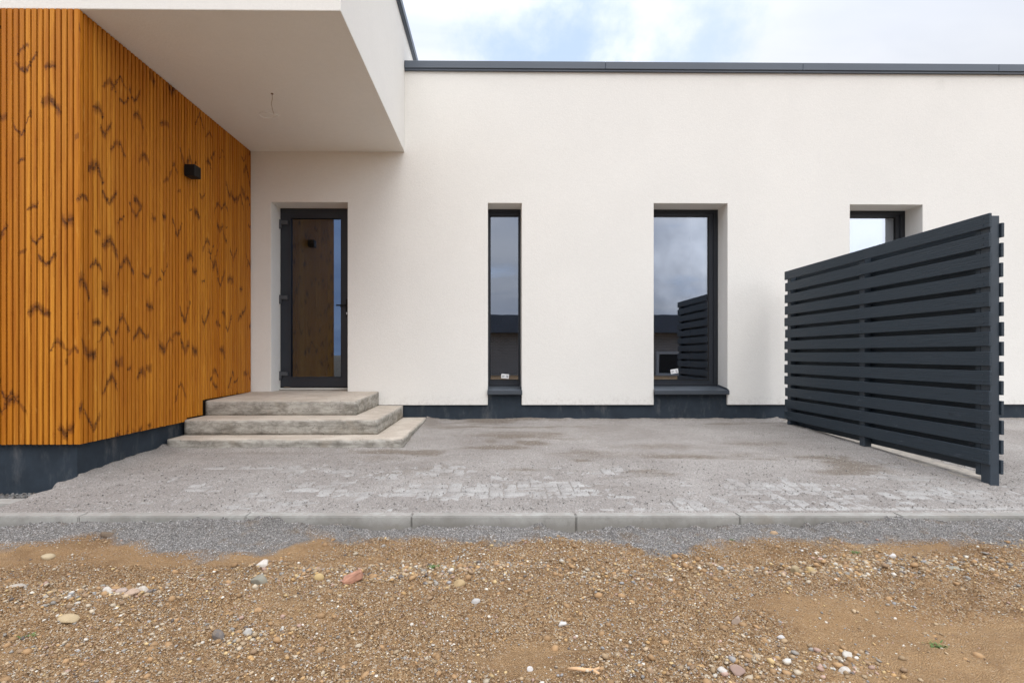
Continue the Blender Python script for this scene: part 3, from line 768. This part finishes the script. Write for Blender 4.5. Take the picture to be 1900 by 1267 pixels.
# ================================================================== GROUND
def ppx(x, y, h):    # ground point under a photo pixel, used only to list where things lie
    s_, c_ = math.sin(YAW), math.cos(YAW); a_ = (x-PX)/F; b_ = (PY-y)/F; k = -h/b_
    return ((s_+a_*c_)*k, (c_-a_*s_)*k)
bx_ = [(-200, 1010), (0, 1018), (100, 1010), (220, 1000), (270, 1025), (390, 1036), (440, 1028), (520, 1018), (560, 1003), (640, 1003), (720, 1000), (850, 1008), (950, 1016), (1000, 1008), (1060, 1000), (1130, 1008), (1200, 1026), (1290, 1020), (1360, 1004), (1480, 1004), (1560, 1010), (1700, 1012), (1900, 1010), (2100, 1010)]
bpts = np.array([ppx(x, y-5, 1.045) for x, y in bx_])
def sandy(X, Y):
    return np.clip((fbm(X*.55, Y*1.3, .42, 4, 101.0)-.52)*7, 0, 1)
def ground_z(X, Y):
    sn = sandy(X, Y)
    n = fbm(X, Y, .8, 5, 4.0); f = fbm(X, Y, .09, 4, 14.0)
    rg = fbm(X*.5, Y*1.6, .24, 4, 23.0)
    z = Z(-1.050)+(n-.5)*.035+(f-.5)*.018+(np.abs(rg-.5)*2-.25)*-.030*np.clip((2.85-Y)/.2, 0, 1)+(fbm(X, Y, .03, 3, 29.)-.5)*.014*(1-.7*sn)+(np.clip(fbm(X, Y, .075, 3, 31.)-.55, 0, 1))*.10*(1-sn)+(fbm(X, Y*1.4, .22, 3, 37.)-.5)*.022
    near = np.exp(-((np.minimum(Y, 2.99)-2.99)/.15)**2)*np.clip(1-np.maximum(Y-3.0, 0)*30, 0, 1)
    z = z+near*(.014+.125*(fbm(X, Y*.3, .45, 3, 33.0)-.45))
    # tyre ruts and low ridges running along the kerb
    z = z+.010*np.sin(Y*9+1.5*fbm(X, Y, .9, 2, 8.)+X*.3)*np.clip((2.8-Y)/.3, 0, 1)*(Y > .5)
    z = np.where(Y > 3.03, np.minimum(z, Z(-1.07)), z)
    z = np.where((Y > 3.10), Z(-1.10), z)
    z = np.where((Y > 3.42) & (X < -3.2), Z(-1.062)+(f-.5)*.02, z)
    far = np.clip((np.hypot(X, Y)-6)/8, 0, 1)
    return z*(1-far)+(Z(-1.15))*far
def axis(lo, hi, step, far, g=1.22):
    c = list(np.arange(lo, hi, step)); d_ = step; v = hi
    while v < far: c.append(v); d_ *= g; v += d_
    d_ = step; v = lo-step; pre = []
    while v > -far: pre.append(v); d_ *= g; v -= d_
    return np.array(pre[::-1]+c)
def ground():
    xa = axis(-4.4, 4.4, .013, 900); ya = axis(1.30, 3.12, .012, 900)
    X, Y = np.meshgrid(xa, ya); Zg = ground_z(X, Y)
    yb = np.interp(X, bpts[:, 0], bpts[:, 1])
    e = (fbm(X, Y, .14, 5, 50.)-.5)*.26
    grey = np.clip((Y-yb+e)/.09+.5, 0, 1)
    grey = np.where(Y > 3.3, 1, grey)*(np.hypot(X, Y) < 12)
    return grid_mesh('ground', X, Y, Zg, M['dirt'], {'grey': grey, 'sandy': sandy(X, Y)})
tag(ground(), kind='structure')

# pebbles -------------------------------------------------------------
def ico(sub=1):
    bm = bmesh.new(); bmesh.ops.create_icosphere(bm, subdivisions=sub, radius=1)
    v = np.array([x.co[:] for x in bm.verts]); f = np.array([[q.index for q in x.verts] for x in bm.faces]); bm.free(); return v, f
IV, IF = ico(1)
def scatter(name, P, R, cols, m, flat=.62):
    n = len(P); a = rng.uniform(0, 2*np.pi, n); el = rng.uniform(.65, 1.0, n); fl = flat*rng.uniform(.7, 1.2, n)
    jit = rng.uniform(.72, 1.18, (n, len(IV), 1))
    V = IV[None]*jit
    V = V*np.stack([np.ones(n), el, fl], -1)[:, None, :]*R[:, None, None]
    ca, sa = np.cos(a)[:, None], np.sin(a)[:, None]
    x = V[..., 0]*ca-V[..., 1]*sa; y = V[..., 0]*sa+V[..., 1]*ca
    tl = rng.uniform(-.45, .45, n)[:, None]; zz = V[..., 2]+x*tl*.6
    V = np.stack([x, y, zz], -1)+P[:, None, :]
    Fs = (IF[None]+(np.arange(n)*len(IV))[:, None, None]).reshape(-1, 3)
    fc = np.repeat(cols, len(IF), 0)
    return raw_mesh(name, V.reshape(-1, 3), Fs, m, face_col=fc)
PAL = np.array([(.38, .27, .16), (.44, .33, .21), (.30, .20, .12), (.46, .29, .13), (.50, .42, .31), (.62, .58, .50), (.66, .62, .55), (.30, .28, .25), (.30, .295, .29), (.44, .30, .24), (.14, .12, .11), (.55, .40, .20)])
PW_ = np.array([.16, .16, .14, .09, .12, .06, .03, .07, .05, .05, .035, .06]); PW_ /= PW_.sum()
def colr(n, pw=PW_, sp=.14):
    c = PAL[rng.choice(len(PAL), n, p=pw)]*rng.uniform(1-sp*2, 1+sp, (n, 1)); return np.concatenate([np.clip(c, 0, 1), np.ones((n, 1))], 1)
CL = [(590, 1062, .35, .10), (215, 1100, .20, .06), (1500, 1058, .40, .07), (1650, 1045, .30, .05), (1800, 1050, .4, .06), (840, 1068, .22, .07), (740, 1068, .18, .08), (1380, 1240, .2, .05), (1570, 1225, .12, .06), (1120, 1065, .2, .05), (470, 1175, .15, .06), (60, 1110, .25, .08), (1330, 1050, .25, .05), (880, 1050, .5, .05)]
CLW = [(*ppx(x, y, 1.05), sx, sy) for x, y, sx, sy in CL]
def dens(X, Y, base):
    d_ = base*(.25+1.5*np.clip(fbm(X, Y, .5, 4, 70.)-.32, 0, 1)*2.2)
    d_ = d_*(1-.8*sandy(X, Y))
    for cx, cy, sx, sy in CLW: d_ = d_+np.exp(-((X-cx)/sx)**2-((Y-cy)/sy)**2)
    return d_
def place(n, y0, y1, base, x0=-4.2, x1=4.2, pred=None):
    X = rng.uniform(x0, x1, n*6); Y = rng.uniform(y0, y1, n*6)
    p_ = dens(X, Y, base) if pred is None else pred(X, Y)
    k = rng.uniform(0, 1.3, n*6) < p_; X, Y = X[k][:n], Y[k][:n]; return X, Y
def dirt_side(X, Y): return np.interp(X, bpts[:, 0], bpts[:, 1])-Y
def pebble_set(n, rlo, rhi, base, pw=PW_, emb=.35, powr=2.2, dirt=True):
    X, Y = place(n, 1.32, 2.95, base)
    R = rlo+(rhi-rlo)*rng.uniform(0, 1, len(X))**powr
    s = dirt_side(X, Y); k = s > rng.uniform(-.05, .03, len(X)) if dirt else s < .02
    X, Y, R = X[k], Y[k], R[k]
    Zp = ground_z(X, Y)+R*.55*(1-emb)-R*.12
    return np.stack([X, Y, Zp], -1), R, colr(len(X), pw)
def cat_(*a): return [np.concatenate(q) for q in zip(*a)]
def cluster_set(n, rlo, rhi):
    P_, R_ = [], []
    for (cx, cy, sx, sy), wgt in zip(CLW, (1, .7, 2.2, 1.6, 1.2, .9, .6, .8, .8, .4, .5, .6, .6, .5)):
        k_ = int(n*wgt/12.4); X = rng.normal(cx, sx*.95, k_); Y = rng.normal(cy, sy*1.0, k_)+.05*np.sin(X*7+cx); P_.append(np.stack([X, Y], -1)); R_.append(rlo+(rhi-rlo)*rng.uniform(0, 1, k_)**1.8)
    XY = np.concatenate(P_); R = np.concatenate(R_); k = (dirt_side(XY[:, 0], XY[:, 1]) > .01) & (XY[:, 1] > 1.35); XY, R = XY[k], R[k]
    return np.stack([XY[:, 0], XY[:, 1], ground_z(XY[:, 0], XY[:, 1])+R*.25], -1), R, colr(len(R))
P, R, C = cat_(cluster_set(760, .005, .017), pebble_set(40000, .0020, .0050, .8, powr=1), pebble_set(9000, .004, .010, .34), pebble_set(1100, .008, .016, .10))
kx, ky = place(1500, 1.35, 2.85, .25); kr = .006+.016*rng.uniform(0, 1, len(kx))**2.5
kk = dirt_side(kx, ky) > .02; kx, ky, kr = kx[kk], ky[kk], kr[kk]
kc = np.concatenate([np.array([(.34, .21, .105)])*rng.uniform(.75, 1.25, (len(kx), 1)), np.ones((len(kx), 1))], 1)
P = np.concatenate([P, np.stack([kx, ky, ground_z(kx, ky)+kr*.05], -1)]); R = np.r_[R, kr]; C = np.r_[C, kc]
tag(scatter('pebbles', P, R, C, M['pebble']), 'loose mixed pebbles and coarse sand strewn over the brown soil', 'pebbles', kind='stuff')
# grey crushed gravel along the kerb
X = rng.uniform(-4.2, 4.2, 60000); Y = rng.uniform(2.45, 3.0, 60000); k = dirt_side(X, Y)+rng.normal(0, .03, 60000) < 0; X, Y = X[k], Y[k]
R = rng.uniform(.0018, .0048, len(X)); g = rng.uniform(.08, .52, (len(X), 1)); gc = np.concatenate([g*1.0, g*.965, g*.93, np.ones_like(g)], 1)
X2 = rng.uniform(-4.4, -3.2, 900); Y2 = rng.uniform(3.44, 3.80, 900); R2 = rng.uniform(.006, .018, 900); g2 = rng.uniform(.05, .22, (900, 1)); gc2 = np.concatenate([g2, g2, g2, np.ones_like(g2)], 1)
tag(scatter('grey_gravel', np.stack([np.r_[X, X2], np.r_[Y, Y2], ground_z(np.r_[X, X2], np.r_[Y, Y2])+np.r_[R, R2]*.2], -1), np.r_[R, R2], np.r_[gc, gc2], M['pebble']), 'fine grey crushed gravel banked along the kerb', 'gravel', kind='stuff')
# crumbs on the stone dust and against the plinth
n = 15000; X = rng.uniform(-3.1, 4.6, n); Y = 3.1+rng.uniform(0, 1, n)**1.3*3.2
k = ~((X < -.85) & (Y > 4.72)); X, Y = X[k], Y[k]; R = .0015+.0055*rng.uniform(0, 1, len(X))**2
g = rng.uniform(.08, .45, (len(X), 1)); gc = np.concatenate([g, g*.96, g*.92, np.ones_like(g)], 1)
tag(scatter('dust_crumbs', np.stack([X, Y, gz(Y)+.010], -1), R, gc, M['pebble']), 'small stone crumbs scattered over the dusty paving', 'gravel', kind='stuff')

# singled-out stones ----------------------------------------------------
IV2, IF2 = ico(3)
def stone(px, py, wpx, hpx, col, label, ang=0.0, flat=None, h=1.045, seed=0, name='stone', rugged=.16):
    x, y = ppx(px, py, h); sc_ = F/y; a_ = wpx/sc_/2; hh = hpx/sc_/2
    r_ = np.random.default_rng(seed+int(px)); V = IV2.copy()
    for _ in range(7):                                   # chop facets
        d_ = r_.normal(size=3); d_ /= np.linalg.norm(d_); lim = r_.uniform(.55, .85); dt = V@d_
        V = V-np.outer(np.maximum(dt-lim, 0), d_)
    V = V*(1+rugged*(fbm(V[:, 0]+V[:, 2]+3, V[:, 1]+3-V[:, 2], .8, 3, seed*1.3+px)-.5))[:, None]
    V = V/np.abs(V).max(0)
    depth = a_*r_.uniform(.6, .8); V = V*np.array([a_, depth, hh*1.05])
    ca, sa = math.cos(ang), math.sin(ang); V = np.stack([V[:, 0]*ca-V[:, 1]*sa, V[:, 0]*sa+V[:, 1]*ca, V[:, 2]+V[:, 0]*r_.uniform(-.15, .15)], -1)
    o = raw_mesh(name, V, IF2, M['pebble'], face_col=np.tile(np.array([*(np.array(col)*.68+np.array((.42, .30, .18))*.14), 1.0]), (len(IF2), 1)), smooth=True)
    gzv = float(ground_z(np.array([x]), np.array([y]))[0])
    o.location = (x, y, gzv+hh*.22); tag(o, label, 'stone'); return o
ST = [
 (486, 1046, 34, 15, (.74, .70, .64), 'flat off-white angular stone on the soil just below the grey gravel bulge'),
 (482, 1081, 32, 24, (.27, .28, .24), 'rounded grey-green stone below the flat white angular stone'),
 (405, 1178, 24, 22, (.13, .13, .14), 'dark blue-grey angular stone at lower left of the soil'),
 (127, 1143, 36, 17, (.55, .43, .26), 'long pale yellow stone in the soil at lower left'),
 (88, 1028, 24, 13, (.56, .46, .30), 'pale yellow stone near the grey gravel at far left'),
 (30, 1089, 34, 12, (.50, .47, .42), 'thin pale grey flat stone near the left edge'),
 (201, 1099, 22, 14, (.66, .62, .56), 'whitish stone at the left end of a row of four pinkish stones'),
 (225, 1099, 26, 18, (.52, .42, .37), 'pinkish stone second in a row of four stones at left'),
 (244, 1106, 26, 15, (.54, .40, .31), 'dusty pink stone third in a row of four stones at left'),
 (266, 1096, 24, 14, (.60, .56, .50), 'cream stone at the right end of a row of four stones at left'),
 (460, 1169, 20, 16, (.52, .52, .50), 'speckled light grey stone right of the dark blue-grey one'),
 (592, 1074, 20, 16, (.58, .42, .19), 'ochre yellow stone on the soil in front of the steps'),
 (883, 1117, 18, 14, (.55, .55, .54), 'small light grey pointed stone alone in the middle of the soil'),
 (852, 1086, 24, 15, (.50, .36, .19), 'brownish ochre rounded stone below the cluster left of centre'),
 (1043, 1152, 17, 13, (.74, .73, .71), 'bright white stone alone on the soil right of centre'),
 (1367, 1150, 22, 18, (.42, .33, .27), 'rounded pinkish brown stone alone in the right half of the soil'),
 (1448, 1176, 16, 10, (.66, .66, .66), 'small white oval stone above the blue-grey flat one'),
 (1342, 1247, 22, 16, (.68, .66, .62), 'white rounded stone left of the mauve stone at the bottom'),
 (1369, 1245, 30, 22, (.36, .25, .22), 'mauve speckled stone beside the white one at the bottom'),
 (1392, 1220, 26, 12, (.18, .21, .23), 'flat blue-grey slate-like stone above the mauve stone'),
 (1572, 1213, 26, 13, (.64, .61, .54), 'flat cream stone, upper of two cream stones at lower right'),
 (1569, 1242, 24, 14, (.68, .65, .60), 'flat cream stone, lower of two cream stones at lower right'),
 (1475, 1058, 18, 19, (.44, .36, .22), 'upright yellow and dark stone at the left end of the pebble ridge'),
 (1504, 1058, 18, 15, (.60, .45, .22), 'bright ochre stone second from left in the pebble ridge'),
 (1767, 1052, 30, 15, (.32, .32, .27), 'olive grey wedge-shaped stone in the pebble ridge at right'),
 (1655, 1030, 14, 10, (.76, .75, .73), 'small bright white stone above the pebble ridge at right'),
 (200, 995, 24, 16, (.13, .10, .08), 'dark brown stone lying on the grey gravel at left'),
 (1436, 988, 16, 11, (.52, .36, .22), 'small orange tan stone on the grey gravel under the tall window'),
 (983, 1240, 13, 12, (.76, .75, .74), 'small white stone near the bottom edge at centre'),
 (1205, 1249, 18, 12, (.45, .31, .20), 'tan stone at the bottom edge right of the peeled twig'),
]
for i, s_ in enumerate(ST): stone(*s_[:5], s_[5], ang=random.uniform(-.4, .4), seed=i)
# brick fragment
x, y = ppx(655, 1082, 1.045); mb = MB()
mb.box(-.042, .042, -.024, .024, -.018, .018, .006, mat=Matrix.Rotation(-.35, 4, 'Y') @ Matrix.Rotation(.2, 4, 'Z'))
for v in mb.bm.verts: v.co += Vector([random.uniform(-.005, .005) for _ in range(3)])
simple('brick_red', (.40, .21, .14), .9, .2, .2, 30, .6, .003, 150)
o = mb.build('brick_fragment', M['brick_red']); o.location = (x, y, float(ground_z(np.array([x]), np.array([y]))[0])+.012); tag(o, 'salmon red brick fragment lying on the soil left of centre', 'brick')
# twig
simple('bare_twig', (.56, .36, .20), .8, .2, .2, 30)
x, y = ppx(1085, 1253, 1.05); gz_ = float(ground_z(np.array([x]), np.array([y]))[0])
mb = MB(); mb.tube([(x-.055, y+.012, gz_+.006), (x-.03, y+.006, gz_+.010), (x, y-.002, gz_+.010), (x+.025, y-.004, gz_+.009), (x+.045, y-.016, gz_+.006)], [.003, .0055, .006, .007, .004], 8)
mb.tube([(x+.025, y-.004, gz_+.009), (x+.046, y+.006, gz_+.010), (x+.052, y+.018, gz_+.008)], [.005, .004, .002], 8)
tag(mb.build('twig', M['bare_twig'], smooth=True), 'peeled tan forked twig on the soil at the bottom edge', 'twig')
# weeds
simple('weed_green', (.10, .16, .045), .7, .3, .3, 60)
def weed(px, py, s, label, sd):
    r_ = random.Random(sd); x, y = ppx(px, py, 1.05); g_ = float(ground_z(np.array([x]), np.array([y]))[0]); mb = MB()
    for i in range(46):
        a_ = r_.uniform(0, 6.28); l_ = s*r_.uniform(.3, 1); ox, oy = x+r_.gauss(0, s*.55), y+r_.gauss(0, s*.4)
        d_ = Vector((math.cos(a_), math.sin(a_), r_.uniform(.3, 1.2))).normalized(); sd_ = d_.cross(Vector((0, 0, 1))).normalized()*l_*.14
        b0 = Vector((ox, oy, g_)); mid = b0+d_*l_*.55; tip = b0+d_*l_+Vector((0, 0, -l_*.2))
        for q in ((b0-sd_*.4, b0+sd_*.4, mid+sd_, mid-sd_), (mid-sd_, mid+sd_, tip+sd_*.1, tip-sd_*.1)): mb.quad([tuple(v) for v in q])
    o = mb.build('weed', M['weed_green'], loc=(x, y, g_)); tag(o, label, 'weed', 'small green weeds in the soil')
weed(803, 1052, .028, 'small green weed sprouting among stones in front of the steps', 1)
weed(50, 1172, .022, 'sparse green weed in the soil at lower left', 2)
weed(1586, 1026, .020, 'tiny green weed at the edge of the grey gravel by the screen', 3)
weed(1740, 1190, .024, 'low green weed in the soil at lower right', 4)
weed(1357, 1001, .012, 'tiniest weed shoot on the grey gravel below the tall window', 5)

# ================================================================== NEIGHBOUR (seen in the window glass)
nb = empty('neighbour_house', (6, -14, 0)); tag(nb, 'dark brick bungalow across the road, reflected in the window panes', 'house')
mb = MB(); mb.box(-4, 14, -22, -14, -.35, 2.05); mb.build('wall', M['brick_dark'], nb)
mb = MB(); mb.box(-4.5, 14.5, -22.5, -13.5, 2.05, 3.05, .02); mb.build('roof_fascia', M['fascia_dark'], nb)
for wx in (5.0, 9.6, 12.6):
    mb = MB(); ring(mb, wx-.75, wx+.75, -.3, 1.05, .16, .16, .16, .16, -13.99, -13.9, .005); f_ = mb.build('window', M['white_trim'], nb)
    mb = MB(); mb.box(wx-.6, wx+.6, -13.985, -13.95, -.2, .95); mb.build('pane', M['gasket'], f_)
mb = MB(); mb.box(3.0, 3.5, -17, -16.6, 3.05, 3.55); mb.build('chimney', M['fascia_dark'], nb)
